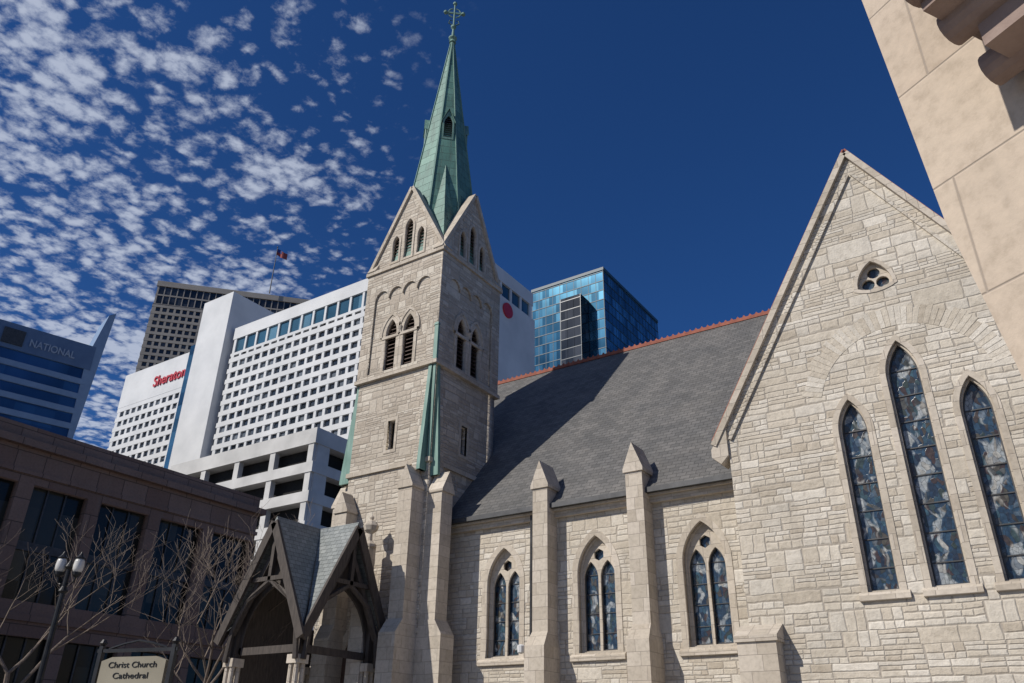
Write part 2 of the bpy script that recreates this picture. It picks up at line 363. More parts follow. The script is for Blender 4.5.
plate('trefoil_surround',reul(-1.96,12.1,.57),[reul(-1.96,12.1,.46)],.14,FT,-.02,M_lime,church)
plate('trefoil_tracery',reul(-1.96,12.1,.5),[circle(-1.96,12.1+.19,.15,14),circle(-1.96-.165,12.1-.1,.15,14),circle(-1.96+.165,12.1-.1,.15,14)],.1,FT,.14,M_lime,church)
quad('trefoil_glass',FT,-2.6,-1.3,11.5,12.8,.24,M_glass,church)
cxA,czA,Ri=-1.82,8.85,1.86
b=MB(); nn=44
for i in range(nn):
    a0=math.radians(14+152*i/nn+.16); a1=math.radians(14+152*(i+1)/nn-.16); ro=Ri+.46+random.uniform(-.06,.08); pr=.004+random.uniform(0,.008)
    q=[]
    for d in (.1,-pr):
        for rr,a in ((Ri,a0),(ro,a0),(ro,a1),(Ri,a1)): q.append(FT.P(cxA+rr*math.cos(a),czA+rr*1.0*math.sin(a),d))
    b.hexa(q)
b.done('relieving_arch',M_vou,church)
b=MB()
for sg in (-1,1):
    e=(ax+sg*4.36, az-sl*4.36+.12)
    b.beam((ax+sg*.02,18.63,az+.13),(e[0],18.63,e[1]),.50,.15)
b.done('gable_coping',M_lime,church)
b=MB()
for sg in (-1,1):
    b.beam((ax+sg*.02,18.70,az+.25),(ax+sg*4.38,18.70,az-sl*4.36+.24),.62,.04)
b.done('coping_flashing',M_terra,church)
b=MB()
for sg in (-1,1):
    xk=ax+sg*4.02
    b.prism([(xk,18.42,zl-.75),(xk,18.42,zl+.05),(xk+sg*.42,18.42,zl-.55),(xk+sg*.42,18.42,zl-.75+.0),(xk+sg*.2,18.42,zl-.95)],(0,.5,0))
b.done('kneelers',M_lime,church)
b=MB()
for sg in (-1,1):
    b.beam((ax+sg*.05,18.47,az-.55),(ax+sg*3.95,18.47,az-.55-sl*3.9),.07,.08)
b.done('gable_string',M_st,church)
b=MB(); hw=4.02
b.add([(ax-hw-.2,18.9,zl-.25),(ax,18.9,az-.02),(ax,27,az-.02),(ax-hw-.2,27,zl-.25),(ax+hw+.2,18.9,zl-.25),(ax+hw+.2,27,zl-.25)],[(0,1,2,3),(1,4,5,2)]); b.done('transept_roof',M_slate,church)
b=MB(); b.box(xl,xl+.5,19.05,24,0,zl-.1); b.box(xr-.5,xr,19.05,24,0,zl-.1); b.done('transept_side_walls',M_st,church)
b=MB(); b.box(-6.15,-5.3,18.0,18.5,0,3.9); b.prism([(-6.2,17.95,3.9),(-6.2,18.5,3.9),(-6.2,18.5,4.3),(-6.2,17.95,4.02)],(.95,0,0)); b.done('transept_low_buttress',M_lime,church)
# --- TOWER
tx0,tx1,ty0,ty1=-19.36,-15.85,18.8,22.31; tcx=(tx0+tx1)/2; tcy=(ty0+ty1)/2
zG=18.1; zA=21.55
FF=Fr((tcx,ty0,0),(1,0,0),(0,-1,0)); FR=Fr((tx1,tcy,0),(0,1,0),(1,0,0)); FL=Fr((tx0,tcy,0),(0,-1,0),(-1,0,0)); FB=Fr((tcx,ty1,0),(-1,0,0),(0,1,0))
hs=1.755
louv=[(-.42,13.68,.52,15.2,15.78),(.42,13.68,.52,15.2,15.78)]
glan=[(0,18.38,.40,19.75,20.15),(-.62,18.38,.34,19.2,19.55),(.62,18.38,.34,19.2,19.55)]
slit=[(-.17,10.67),(.17,10.67),(.17,11.72),(-.17,11.72)]
for k,(fr,nm) in enumerate(((FF,'front'),(FR,'right'),(FL,'left'),(FB,'back'))):
    h=hs if k in(0,3) else hs-.4
    plate('tower_wall_'+nm,[(-h,0),(h,0),(h,zG),(-h,zG)],[arch(*a[:5],.10) for a in louv]+[slit],.4,fr,0,M_tw,church)
    plate('tower_gable_'+nm,[(-hs,zG),(hs,zG),(0,zA)],[arch(*a[:5],.07) for a in glan],.4,fr,-.001,M_tw,church)
    top=[]
    n=4; cw=2.72/n; x=1.36
    for i in range(n):
        cx=x-cw/2
        for j in range(9):
            a=math.pi*j/8; top.append((cx+cw/2*.98*math.cos(a),16.75+cw/2*1.15*math.sin(a)))
        x-=cw
    hh=hs+.08
    x0s,x1s=(-hh,hs) if k==0 else ((-hh,hh) if k==1 else ((-hs,hh) if k==2 else (-hs,hs)))
    plate('tower_arcade_'+nm,[(x0s,13.55),(x1s,13.55),(x1s,zG-.02),(x0s,zG-.02)],[[(-1.36,13.7),(1.36,13.7)]+top],.08,fr,-.08,M_tw,church)
    for a in louv+glan:
        t='%s_%d'%(nm,int(a[0]*100+a[1]*10))
        big=a in louv
        plate('louver_surround_'+t,arch(*a,.13 if big else .09),[arch(*a,0)],.2,fr,-.03,M_lime,church)
        if k<2:
            b=MB(); z=a[1]+.02
            while z<a[4]-.05:
                w=a[2]/2+.03
                q=[fr.P(-w+a[0],z,.10),fr.P(w+a[0],z,.10),fr.P(w+a[0],z+.15,.30),fr.P(-w+a[0],z+.15,.30)]
                b.hexa(q+[v+Z*.03 for v in q]); z+=.155
            b.done('louvers_'+t,M_louv,church)
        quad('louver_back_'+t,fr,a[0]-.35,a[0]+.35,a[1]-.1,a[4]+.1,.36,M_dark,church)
    if k<2:
        for a in louv:
            plate('hood_mould_%s_%d'%(nm,int(a[0]*100)),arch(a[0],a[3]-.1,a[2],a[3],a[4],.24,zoff=0),[arch(a[0],a[3]-.2,a[2],a[3],a[4],.15,zoff=0)],.1,fr,-.06,M_lime,church)
        plate('slit_surround_'+nm,[(-.27,10.55),(.27,10.55),(.27,11.84),(-.27,11.84)],[slit],.1,fr,-.02,M_lime,church)
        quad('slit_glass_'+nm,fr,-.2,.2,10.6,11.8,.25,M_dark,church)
        b=MB(); b.tube([fr.P(0,13.7,.02),fr.P(0,15.2,.02)],[.07,.07],8); b.tube([fr.P(0,15.15,.0),fr.P(0,15.35,.0)],[.08,.14],8); b.done('colonnette_'+nm,M_lime,church)
    b=MB()
    for sg in (-1,1):
        b.beam(fr.P(sg*.02,zA+.10,.12),fr.P(sg*(hs+.12),zG+.02,.12),.42,.14)
    b.done('gable_rake_'+nm,M_lime,church)
b=MB(); e=.13
for z0,z1,e in ((13.42,13.56,.14),(zG-.1,zG+.04,.15),(9.95,10.1,.08)):
    b.box(tx0-e,tx1+e,ty0-e,ty0+.1,z0,z1); b.box(tx0-e,tx1+e,ty1-.1,ty1+e,z0,z1); b.box(tx0-e,tx0+.1,ty0+.1,ty1-.1,z0,z1); b.box(tx1-.1,tx1+e,ty0+.1,ty1-.1,z0,z1)
b.done('tower_string_courses',M_lime,church)
b=MB()
for fr in (FF,FR,FL,FB):
    b.add([fr.P(-hs,zG,.42),fr.P(0,zA-.02,.42),fr.P(0,zA-.02,hs),fr.P(-hs,zG,hs+.0),fr.P(hs,zG,.42),fr.P(hs,zG,hs)],[(0,1,2,3),(1,4,5,2)])
b.done('tower_gable_roofs',M_cop,church)
zS0,zT=18.3,31.9; rf=1.70; ro=rf/math.cos(math.pi/8)
def oc(z,k=1.0,i=0):
    r=ro*(zT-z)/(zT-zS0)*k; a=math.pi/8+i*math.pi/4
    return Vector((tcx+r*math.cos(a),tcy+r*math.sin(a),z))
b=MB(); zt=31.5
b.add([oc(zS0,1,i) for i in range(8)]+[oc(zt,1,i) for i in range(8)],[[i,(i+1)%8,8+(i+1)%8,8+i] for i in range(8)])
for k in range(4):
    a=math.pi/4+k*math.pi/2
    corner=Vector((tcx+hs*math.sqrt(2)*math.cos(a)*.98,tcy+hs*math.sqrt(2)*math.sin(a)*.98,zG))
    zt2=23.2; r=rf*(zT-zt2)/(zT-zS0)+.01; top=Vector((tcx+r*math.cos(a),tcy+r*math.sin(a),zt2))
    p0=oc(zS0,1,2*k); p1=oc(zS0,1,2*k+1)
    b.add([corner,p0,p1,top],[(0,1,3),(0,3,2)])
b.done('spire',M_cop,church)
b=MB()
for i in range(8): b.beam(oc(zS0+1.5,1,i),oc(zt,1,i),.06,.06)
b.done('spire_ribs',M_cop2,church)
for k in range(4):
    a=-math.pi/4+k*math.pi/2; n=Vector((math.cos(a),math.sin(a),0)); u=Vector((-math.sin(a),math.cos(a),0)); zb=24.7
    rb=rf*(zT-zb)/(zT-zS0); fr=Fr(Vector((tcx,tcy,0))+n*(rb+.02),u,n)
    plate('dormer_frame_%d'%k,[(-.25,zb),(.25,zb),(.25,zb+1.0),(0,zb+1.6),(-.25,zb+1.0)],[arch(0,zb+.1,.36,zb+.85,zb+1.3)],.08,fr,0,M_cop2,church)
    b=MB()
    for sg in (-1,1):
        q=[fr.P(sg*.30,zb+.92,-.05),fr.P(0,zb+1.67,-.05),fr.P(0,zb+1.67,.6),fr.P(sg*.30,zb+.92,.6)]; b.hexa(q+[v+Z*.04 for v in q])
        q=[fr.P(sg*.23,zb,.02),fr.P(sg*.23,zb+1,.02),fr.P(sg*.23,zb+1,.5),fr.P(sg*.23,zb,.5)]; b.add(q,[(0,1,2,3)])
    b.done('dormer_roof_%d'%k,M_cop2,church)
    b=MB(); z=zb+.14
    while z<zb+1.2:
        q=[fr.P(-.18,z,.02),fr.P(.18,z,.02),fr.P(.18,z+.1,.12),fr.P(-.18,z+.1,.12)]; b.hexa(q+[v+Z*.02 for v in q]); z+=.12
    b.done('dormer_louvers_%d'%k,M_lead,church)
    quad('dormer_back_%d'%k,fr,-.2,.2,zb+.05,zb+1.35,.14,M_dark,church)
b=MB(); t=(tcx,tcy,31.35)
b.lathe(t,[(.17,0),(.12,.15),(.2,.25),(.2,.32),(.08,.42),(.05,.9),(.13,1.0),(.13,1.1),(.045,1.2),(.04,2.75)],10)
dU=Vector((.75,.66,0)).normalized()
c0=Vector((tcx,tcy,33.35))
b.beam(c0-dU*.42,c0+dU*.42,.06,.09)
for q in (c0-dU*.42,c0+dU*.42,c0+Z*.65):
    b.lathe(q-Z*.1,[(.01,0),(.1,.05),(.1,.15),(.01,.2)],8)
for sg in (-1,1):
    for s2 in (-1,1):
        b.tube([c0+dU*sg*.08+Z*s2*.3,c0+dU*sg*.22+Z*s2*.22,c0+dU*sg*.3+Z*s2*.06],[.03,.035,.03],6)
        b.tube([c0+Z*(-.85)+dU*sg*.03,c0+Z*(-.7)+dU*sg*.25,c0+Z*(-.5)+dU*sg*.2,c0+Z*(-.52)+dU*sg*.08],[.03,.03,.025,.02],6)
b.done('spire_finial',M_cop2,church)
def wedge(b,fr,x0,x1,zt,zb,p,th=.0):
    b.prism([fr.P(x0,zt+th*3,.0),fr.P(x0,zb+th*2,-p-th),fr.P(x0,zb-.1,-p-th),fr.P(x0,zb-.1,0.02)],fr.u*(x1-x0))
b=MB()
wedge(b,FF,hs-.46,hs-.12,13.3,9.75,.30); wedge(b,FR,-hs+.1,-hs+.42,13.3,9.6,.28); wedge(b,FL,hs-.45,hs-.1,13.3,9.9,.42)
b.done('corner_setoffs',M_tw,church)
b=MB()
wedge(b,FF,hs-.24,hs-.10,14.3,9.75,.31,.02); wedge(b,FR,-hs+.09,-hs+.2,14.1,9.6,.29,.02); wedge(b,FL,hs-.2,hs-.02,14.2,9.9,.44,.02)
b.box(tx1-.07,tx1+.09,ty0-.09,ty0-.001,13.56,14.9); b.prism([(tx1-.1,ty0-.11,14.9),(tx1+.11,ty0-.11,14.9),(tx1,ty0-.02,15.25)],(0,.1,0))
b.box(tx1-.05,tx1+.05,ty0-.05,ty0-.001,10.0,13.42)
b.done('copper_weatherings',M_cop2,church)
def tbutt(name,fr,x0,x1,p,zt,zc,pl,zlo):
    b=MB(); xm=(x0+x1)/2
    b.prism([fr.P(x0,zlo,.05),fr.P(x0,zlo,-p),fr.P(x0,zt,-p),fr.P(x0,zt,.05)],fr.u*(x1-x0))
    b.prism([fr.P(x0-.04,zt+.002,-p-.05),fr.P(x1+.04,zt+.002,-p-.05),fr.P(x1+.04,zt+.08,-p-.05),fr.P(xm,zc,-p-.05),fr.P(x0-.04,zt+.08,-p-.05)],fr.n*(-p))
    q=[fr.P(x0-.03,zlo-.3,.05),fr.P(x0-.03,zlo-.3,-pl),fr.P(x0-.03,zlo+.1,-p-.01),fr.P(x0-.03,zlo+.1,.05)]
    b.prism(q,fr.u*(x1-x0+.06))
    b.prism([fr.P(x0-.035,0,.05),fr.P(x0-.035,0,-pl-.005),fr.P(x0-.035,zlo-.3,-pl-.005),fr.P(x0-.035,zlo-.3,.05)],fr.u*(x1-x0+.07))
    b.done(name,M_lime,church)
tbutt('tower_buttress_a',FF,hs-.66,hs-.1,.6,9.0,9.75,.9,5.0)
tbutt('tower_buttress_b',FR,-hs+.03,-hs+.58,.58,8.9,9.6,.85,5.0)
tbutt('tower_buttress_c',FL,hs-.62,hs-.03,.62,9.0,9.8,.9,5.0)
tbutt('tower_buttress_d',FF,-hs+.05,-hs+.6,.5,8.6,9.3,.7,5.0)
# --- PORCH
px,py,pz,pe,hwp=-18.45,16.98,7.62,4.9,1.42
PF=Fr((px,py-1.45,0),(1,0,0),(0,-1,0)); PR=Fr((px+1.32,py,0),(0,1,0),(1,0,0)); PL=Fr((px-1.45,py,0),(0,-1,0),(-1,0,0))
b=MB(); s3=(pz-pe)/hwp; ex=.22
for fr,ln in ((PF,1.45),(PR,1.32),(PL,1.45)):
    for sg in (-1,1):
        q=[fr.P(sg*(hwp+ex),pe-ex*s3,-.28),fr.P(0,pz,-.28),fr.P(0,pz,ln),fr.P(sg*(hwp*.98),pe,ln-hwp)]
        b.hexa(q+[v+Z*.09 for v in q])
b.done('porch_roof',M_slate2,church)
b=MB()
for fr in (PF,PR,PL):
    for sg in (-1,1):
        b.beam(fr.P(0,pz-.10,-.32),fr.P(sg*(hwp+.26),pe-.26*s3-.10,-.32),.09,.26,up=Z)
        b.beam(fr.P(0,pz-.75,-.1),fr.P(sg*(hwp-.1),pe-.35,-.1),.10,.14,up=Z)
    b.beam(fr.P(-hwp*.55,pe+1.05,-.18),fr.P(hwp*.55,pe+1.05,-.18),.12,.12)
    b.beam(fr.P(0,pe+1.0,-.18),fr.P(0,pz-.05,-.18),.12,.12,up=fr.n)
    for sg in (-1,1):
        pts=[fr.P(sg*(hwp-.02),pe-1.1,-.16),fr.P(sg*(hwp-.12),pe-.3,-.16),fr.P(sg*(hwp*.6),pe+.5,-.16),fr.P(0,pe+1.02,-.16)]
        b.tube(pts,[.08,.08,.08,.08],6)
posts=((px-1.35,py-1.35),(px+1.22,py-1.35),(px+1.22,py+1.3),(px-1.35,py+1.3))
for sx,sy in posts: b.box(sx-.11,sx+.11,sy-.11,sy+.11,3.9,pe+.1)
b.done('porch_timber_frame',M_wood,church)
b=MB()
for sx,sy in posts:
    b.box(sx-.22,sx+.22,sy-.22,sy+.22,0,1.6)
    for ddx,ddy in ((-.1,-.1),(.1,-.1),(.1,.1),(-.1,.1)): b.tube([(sx+ddx,sy+ddy,1.6),(sx+ddx,sy+ddy,3.7)],[.075,.07],8)
    b.box(sx-.2,sx+.2,sy-.2,sy+.2,3.7,3.92)
b.done('porch_piers',M_lime,church)
for fr,nm in ((PF,'front'),(PR,'side')):
    plate('porch_tympanum_'+nm,[(-hwp,pe-.7),(hwp,pe-.7),(hwp,pe),(0,pz-.15),(-hwp,pe)],[arch(0,pe-.9,2.3,pe-.65,pe+.95,0)],.06,fr,.12,M_wood,church)
plate('porch_dark_panel',[(-1.2,0),(1.2,0),(1.2,pe),(0,pz-.2),(-1.2,pe)],[],.08,PL,.1,M_wood,church)  # dark panel added so the porch interior looks shaded through the arch
plate('door_surround',arch(0,0,1.9,3.6,5.2,.25,zoff=0),[arch(0,-.1,1.9,3.6,5.2,0)],.2,Fr((-17.9,18.8,0),(1,0,0),(0,-1,0)),-.1,M_lime,church)
plate('church_door',arch(0,.02,1.9,3.6,5.2,.02,zoff=0),[],.08,Fr((-17.9,18.8,0),(1,0,0),(0,-1,0)),-.03,M_louv,church)
b=MB(); b.box(-17.72,-17.42,18.1,18.4,5.5,7.3); b.lathe((-17.57,18.25,7.3),[(.22,0),(.22,.08),(.08,.2),(.07,.42),(.2,.52),(.25,.66),(.16,.8),(.05,.86),(.08,.93),(.01,1.02)],8); b.box(-17.85,-17.3,18.05,18.8,0,5.5); b.done('stone_finial',M_lime,church)
b=MB(); b.beam((-12.75,19.98,4.3),(-12.75,19.6,4.3),.04,.04); b.lathe((-12.75,19.55,4.12),[(.03,0),(.1,.03),(.12,.2),(.04,.24)],10); b.done('wall_light',M_white,church)

# ================================================================== SURROUNDING BUILDINGS
def gridb(parent,tag,ox,oy,ang,W,D,z0,z1,fh,bay,pier,span,proud,mw,mg,core=True,hoff=0.0,cw=None):
    ca,sa=math.cos(ang),math.sin(ang)
    T=lambda x,y,z:(ox+x*ca-y*sa, oy+x*sa+y*ca, z)
    if core:
        b=MB(); b.box(0,W,0,D,z0,z1,T); b.done(tag+'_glazing',mg,parent)
    b=MB(); cw=cw or pier*1.4
    for side in range(4):
        L=W if side in(0,2) else D
        if side==0: S=lambda s,o,z:T(s,-o,z)
        elif side==1: S=lambda s,o,z:T(W+o,s,z)
        elif side==2: S=lambda s,o,z:T(W-s,D+o,z)
        else: S=lambda s,o,z:T(-o,D-s,z)
        e=proud if side in(0,2) else 0
        z=z0+hoff
        while z<z1-span*.5:
            b.box(-e,L+e,0,proud,z,min(z+span,z1),S); z+=fh
        if pier>0:
            n=max(1,round((L-cw*2+pier)/bay)); 
            step=(L-2*cw+pier)/n
            for i in range(1,n):
                s=cw-pier+i*step; b.box(s,s+pier,0,proud-.06,z0,z1,S)
            b.box(0,cw,0,proud-.05,z0,z1,S); b.box(L-cw,L,0,proud-.05,z0,z1,S)
    b.done(tag+'_walls',mw,parent)
    return T
def roofbox(parent,tag,ox,oy,ang,x0,x1,y0,y1,z0,z1,mat):
    ca,sa=math.cos(ang),math.sin(ang); b=MB(); b.box(x0,x1,y0,y1,z0,z1,lambda x,y,z:(ox+x*ca-y*sa,oy+x*sa+y*ca,z)); return b.done(tag,mat,parent)
def text(parent,name,body,size,fr,x,z,d,mat,width=None,off=.012):
    cu=bpy.data.curves.new(name,'FONT'); cu.body=body; cu.size=size; cu.extrude=size*.04; cu.offset=size*off
    o=bpy.data.objects.new(name,cu); C.objects.link(o); dg=bpy.context.evaluated_depsgraph_get()
    me=bpy.data.meshes.new_from_object(o.evaluated_get(dg)); bpy.data.objects.remove(o)
    mx=max(v.co.x for v in me.vertices); k=(width/mx) if width else 1
    for v in me.vertices:
        q=v.co.copy(); v.co=fr.P(x+q.x*k,z+q.y,d)+fr.n*q.z
    return finish(name,me,mat,parent)
hotel=empty('hotel_building',(-130,130,0)); HY=119; hx1=-93.5; hx0=-172.2
gridb(hotel,'main_block',hx0,HY,0,hx1-hx0,27,20,96.5,3.1,3.0,.85,1.35,.5,M_white,M_hotglass)
gridb(hotel,'top_floor',hx0,HY,0,hx1-hx0,27,96.5,101.6,5.1,4.2,.7,.8,.45,M_white,M_hottop)
roofbox(hotel,'parapet',hx0,HY,0,-.5,hx1-hx0+.5,-.5,27.5,101.6,105.2,M_white)
roofbox(hotel,'lower_storeys',hx0,HY,0,-.3,hx1-hx0+.3,-.3,27.3,0,20,M_white)
roofbox(hotel,'stair_core',-186.7,HY,0,0,12.8,-2.5,20,0,116.5,M_white)
roofbox(hotel,'corner_shaft',hx1,HY,0,.52,1.1,9,27.4,20,97.2,M_white)
roofbox(hotel,'glass_slot',-191.2,HY,0,0,4.4,-1,20,0,104.5,M_bluegl)
gridb(hotel,'wing',-222.3,HY,0,31.0,24,10,92,3.1,3.0,1.0,1.4,.45,M_white,M_hotglass)
roofbox(hotel,'wing_sign_band',-222.3,HY,0,-.5,31.0,-.5,24.5,92,103,M_white)
text(hotel,'hotel_sign','Sheraton',4.6,Fr((0,HY-.55,0),(1,0,0),(0,-1,0)),-206.5,95.3,-.1,M_red,width=15.0)
b=MB(); b.tube([(hx1+1.0,HY+15.2,94.2),(hx1+1.5,HY+15.2,94.2)],[1.9,1.9],24); b.done('round_logo_sign',M_red,hotel)
b=MB(); random.seed(3)
for i in range(6): x=random.uniform(hx0+5,hx1-10); b.box(x,x+random.uniform(2,6),HY+8,HY+14,105,107+random.random()*1.5)
b.done('roof_plant',M_conc,hotel)
gar=empty('parking_garage',(-80,70,0)); k=1.35
gx0,gx1,gy=-96,-50.9*k,45*k; gz=(26.85-1.65)*k+1.65
roofbox(gar,'dark_filler',gx0,gy,0,1.2,gx1-gx0-1.2,1.2,34,0,gz-2,M_dark)  # near-black box paints in the shade behind the deck openings
b=MB(); L=gx1-gx0; z=gz-1.9
T=lambda x,y,z:(gx0+x,gy+y,z)
lev=0
while z>0:
    h=1.9 if lev==0 else 1.25
    b.box(-.3,L+.3,-.3,0.2,z,z+h,T); b.box(L,L+.3,.2,35,z,z+h,T); b.box(-.3,0,.2,35,z,z+h,T); b.box(0,L,35,35.3,z,z+h,T); 
    b.box(0,L,0.2,35,z,z+.3,T)
    z-=3.5; lev+=1
x=0
while x<L-1: b.box(x,x+.9,-.2,.5,0,gz-.5,T); x+=(L-.9)/4
b.box(L-.9,L,-.2,.5,0,gz-.5,T)
y=6
while y<34: b.box(L-.5,L+.2,y,y+1.0,0,gz-.5,T); y+=6.5
b.box(L-.45,L+.18,0.25,2.2,0,gz-.4,T)
b.done('decks_and_piers',M_conc,gar)
off=empty('office_tower',(-340,230,0)); k=1.6; oa=math.atan2(.73,.68)
ox,oy,oz=-220.4*k,120*k,(137-1.65)*k+1.65
gridb(off,'shaft',ox,oy,oa,50*k,50,0,oz-14,3.9,3.2,1.1,1.5,.5,M_tan,M_offglass)
gridb(off,'crown',ox,oy,oa,50*k,50,oz-14,oz-3,5.5,3.2,.5,.8,.3,M_tan,M_offglass)
roofbox(off,'cornice',ox,oy,oa,-.7,50*k+.7,-.7,50.7,oz-3,oz,M_tan)
roofbox(off,'roof_house',ox,oy,oa,8,50*k-12,10,40,oz,oz+5,M_lead)
roofbox(off,'dark_band',ox,oy,oa,-.4,50*k+.4,-.4,50.4,oz-15.5,oz-13.5,M_lead)
fl=empty('flagpole',(0,0,0)); k2=1.6
fx,fy=-200.8*k2+8,140.7*k2+6; ft=(157.7-1.65)*k2+1.65-4
fl.location=(fx,fy,oz)
b=MB(); b.tube([(fx,fy,oz),(fx,fy,ft)],[.3,.18],8); b.lathe((fx,fy,ft),[(.1,0),(.4,.3),(.4,.6),(.1,.8)],8); b.done('pole',M_lead,fl)
def flagm(n,c1): return simple(n,c1,tuple(x*1.3 for x in c1),.8,1)
me=bpy.data.meshes.new('flag'); vs=[];fs=[]
for i in range(9):
    for j in range(5):
        s=i/8; vs.append((fx+s*5.5*.66,fy+s*5.5*.75+math.sin(s*7)*.6,ft-.8-j*1.0-s*2.2+math.sin(s*6+j*.3)*.25))
for i in range(8):
    for j in range(4): a=i*5+j; fs.append((a,a+5,a+6,a+1))
me.from_pydata(vs,[],fs); finish('flag',me,flagm('flag_red',(.25,.05,.05)),fl)
me=bpy.data.meshes.new('canton'); me.from_pydata([(v[0]+.05,v[1]-.12,v[2]+.02) for v in vs],[],[f for n_,f in enumerate(fs) if n_//4<4 and n_%4<2]); finish('flag_canton',me,flagm('flag_blue',(.02,.04,.18)),fl)
gl=empty('glass_skyscraper',(-120,240,0)); k=1.4
gx=-101.9*k; gy2=160*k; gw=(101.9-79.9)*k; gd=34*k; gzt=(115.2-1.65)*k+1.65
gridb(gl,'tower',gx,gy2,0,gw,gd,0,gzt,3.9,3.0,.15,.3,.12,M_blgrey,M_bluegl,cw=.2)
roofbox(gl,'parapet',gx,gy2,0,-.3,gw+.3,-.3,gd+.3,gzt,gzt+1.2,M_blgrey)
gridb(gl,'dark_notch_block',-90.5*k,gy2-6,0,6*k,5.9,0,(108.5-1.65)*k,3.9,3.0,.12,.25,.06,M_darkgl,M_offglass,cw=.15)  # projecting dark block stands in for a recess, its shade put into the colour
bk=empty('bank_building',(-190,60,0)); k=1.6; ba=math.radians(90-15)
L=44*k; ex_,ey_=-110*k,52.7*k; dx,dy=math.sin(math.radians(15)),math.cos(math.radians(15))
bx,by=ex_-dx*L,ey_-dy*L; bz=(54.0-1.65)*k+1.65
ca=math.atan2(dy,dx)
gridb(bk,'block',bx,by,ca,L,40,0,bz-6,3.6,400,0,1.3,.35,M_bankwh,M_bankgl)
roofbox(bk,'sign_band',bx,by,ca,-.4,L+.4,-.4,40.4,bz-6,bz,M_bankdk)
FBk=Fr((bx,by,0),(dx,dy,0),(dy,-dx,0))
text(bk,'bank_sign','NATIONAL',2.4,FBk,L-13,bz-4.3,-.5,M_letters,width=9.5)
b=MB(); b.box(L-18.5,L-14.2,-.7,-.42,bz-5,bz-1.4,lambda x,y,z:(bx+x*math.cos(ca)-y*math.sin(ca),by+x*math.sin(ca)+y*math.cos(ca),z)); b.done('bank_sign_panel',M_lead,bk)
b=MB(); b.prism([FBk.P(L,bz-30,-.3),FBk.P(L+.5,bz-30,-.3),FBk.P(L+2.6,bz+10,-.3),FBk.P(L+1.2,bz+9,-.3),FBk.P(L-1.0,bz-3,-.3)],FBk.n*-8); b.done('corner_fin',M_bankwh,bk)
br=empty('granite_office_building',(-50,18,0)); bX=-40
FBr=Fr((bX,0,0),(0,1,0),(1,0,0))
ys=[18.25+3.48*i for i in range(-6,4)]
holes=[[(y,7.6),(y+2.75,7.6),(y+2.75,12.85),(y,12.85)] for y in ys]+[[(y,1.2),(y+2.75,1.2),(y+2.75,6.1),(y,6.1)] for y in ys]
plate('facade',[(-6,0),(31.6,0),(31.6,14.5),(-6,14.5)],holes,.7,FBr,0,M_brown,br)
quad('window_glazing',FBr,-6,31.5,.5,13.5,.45,M_brglass,br)
b=MB()
for y in ys:
    for z0,z1 in ((7.6,12.85),(1.2,6.1)):
        for t in (.33,.66): b.box(bX-.44,bX-.36,y+2.75*t-.04,y+2.75*t+.04,z0,z1)
        b.box(bX-.43,bX-.35,y,y+2.75,(z0+z1)/2-.35,(z0+z1)/2+.05)
b.done('window_mullions',M_lead,br)
b=MB(); b.box(-74,bX+.35,-6.3,31.9,14.5,14.85); b.box(-74,bX-.1,-6,31.65,14.85,15.6); b.box(-74,bX+.12,-6.1,31.7,6.75,7.05); b.box(-74,bX+.1,-6.05,31.68,13.25,13.45)
b.box(-74,bX-.7,31,31.6,0,14.5); b.box(-74,bX-.7,-6,-5.4,0,14.5); b.box(-74.5,-74,-6,31.6,0,15.6); b.box(-66,-42.5,4,20.3,15.6,16.3)
b.done('cornice_and_sides',M_brown,br)
nb=empty('stone_portal_building',(2,4,0))
NF=Fr((0,4.5,0),(.854,-.52,0),(-.52,-.854,0))
outl=[(.52,0),(5.5,0),(5.5,9.5),(-.48,9.5),(-.19,6.43),(-.05,4.45),(.10,3.47)]
plate('wall',outl,[],1.2,NF,0,M_near,nb)
b=MB()
def sec(s0,s1,d,z0,z1): b.prism([NF.P(s0,z0,0.02),NF.P(s1,z0,0.02),NF.P(s1,z0,-d),NF.P(s0,z0,-d)],(0,0,z1-z0))
sec(.67,5.4,.42,4.95,5.2); sec(.56,5.4,.66,5.2,5.38); sec(.48,5.4,.86,5.38,6.2)
for zc,dd,rr in ((5.2,.42,.1),(5.38,.68,.12),(5.02,.16,.1)):
    b.tube([NF.P(.53,zc,-dd),NF.P(5.4,zc,-dd)],[rr,rr],16)
b.done('corbel_moulding',M_led,nb)
# ================================================================== STREET THINGS
M_globe=simple('lamp_globe',(.50,.49,.46),(.62,.6,.56),.2,3)
def lamp(loc,H,s=1.0):
    o=empty('street_lamp',loc); x,y,z=loc
    b=MB()
    b.lathe((x,y,0),[(.24,0),(.24,.15),(.17,.2),(.15,.7),(.19,.76),(.1,.85),(.075,1.2),(.055,H-.5),(.1,H-.45),(.05,H-.35),(.05,H),(.09,H+.06),(.02,H+.2)],12)
    d=Vector((.82,.57,0))
    for sg in (-1,1):
        c=Vector((x,y,H-.15))
        b.tube([c-Z*.1,c+d*sg*.1*s-Z*.16,c+d*sg*.17*s-Z*.1,c+d*sg*.19*s+Z*.02],[.022,.022,.022,.03],8)
        b.lathe(c+d*sg*.19*s,[(.04,0),(.08,.04),(.09,.1)],10)
        b.lathe(c+d*sg*.19*s+Z*.38,[(.10,0),(.11,.02),(.05,.08),(.025,.12),(.01,.16)],10)
    b.done('post_and_arms',M_iron,o)
    b=MB()
    for sg in (-1,1): b.lathe(Vector((x,y,H-.15))+d*sg*.19*s+Z*.09,[(.075,0),(.105,.07),(.11,.15),(.10,.24),(.085,.29)],14)
    b.done('globes',M_globe,o,smooth=True)
lamp((-17.75,9.3,0),5.05); lamp((-24.0,20.2,0),5.2)
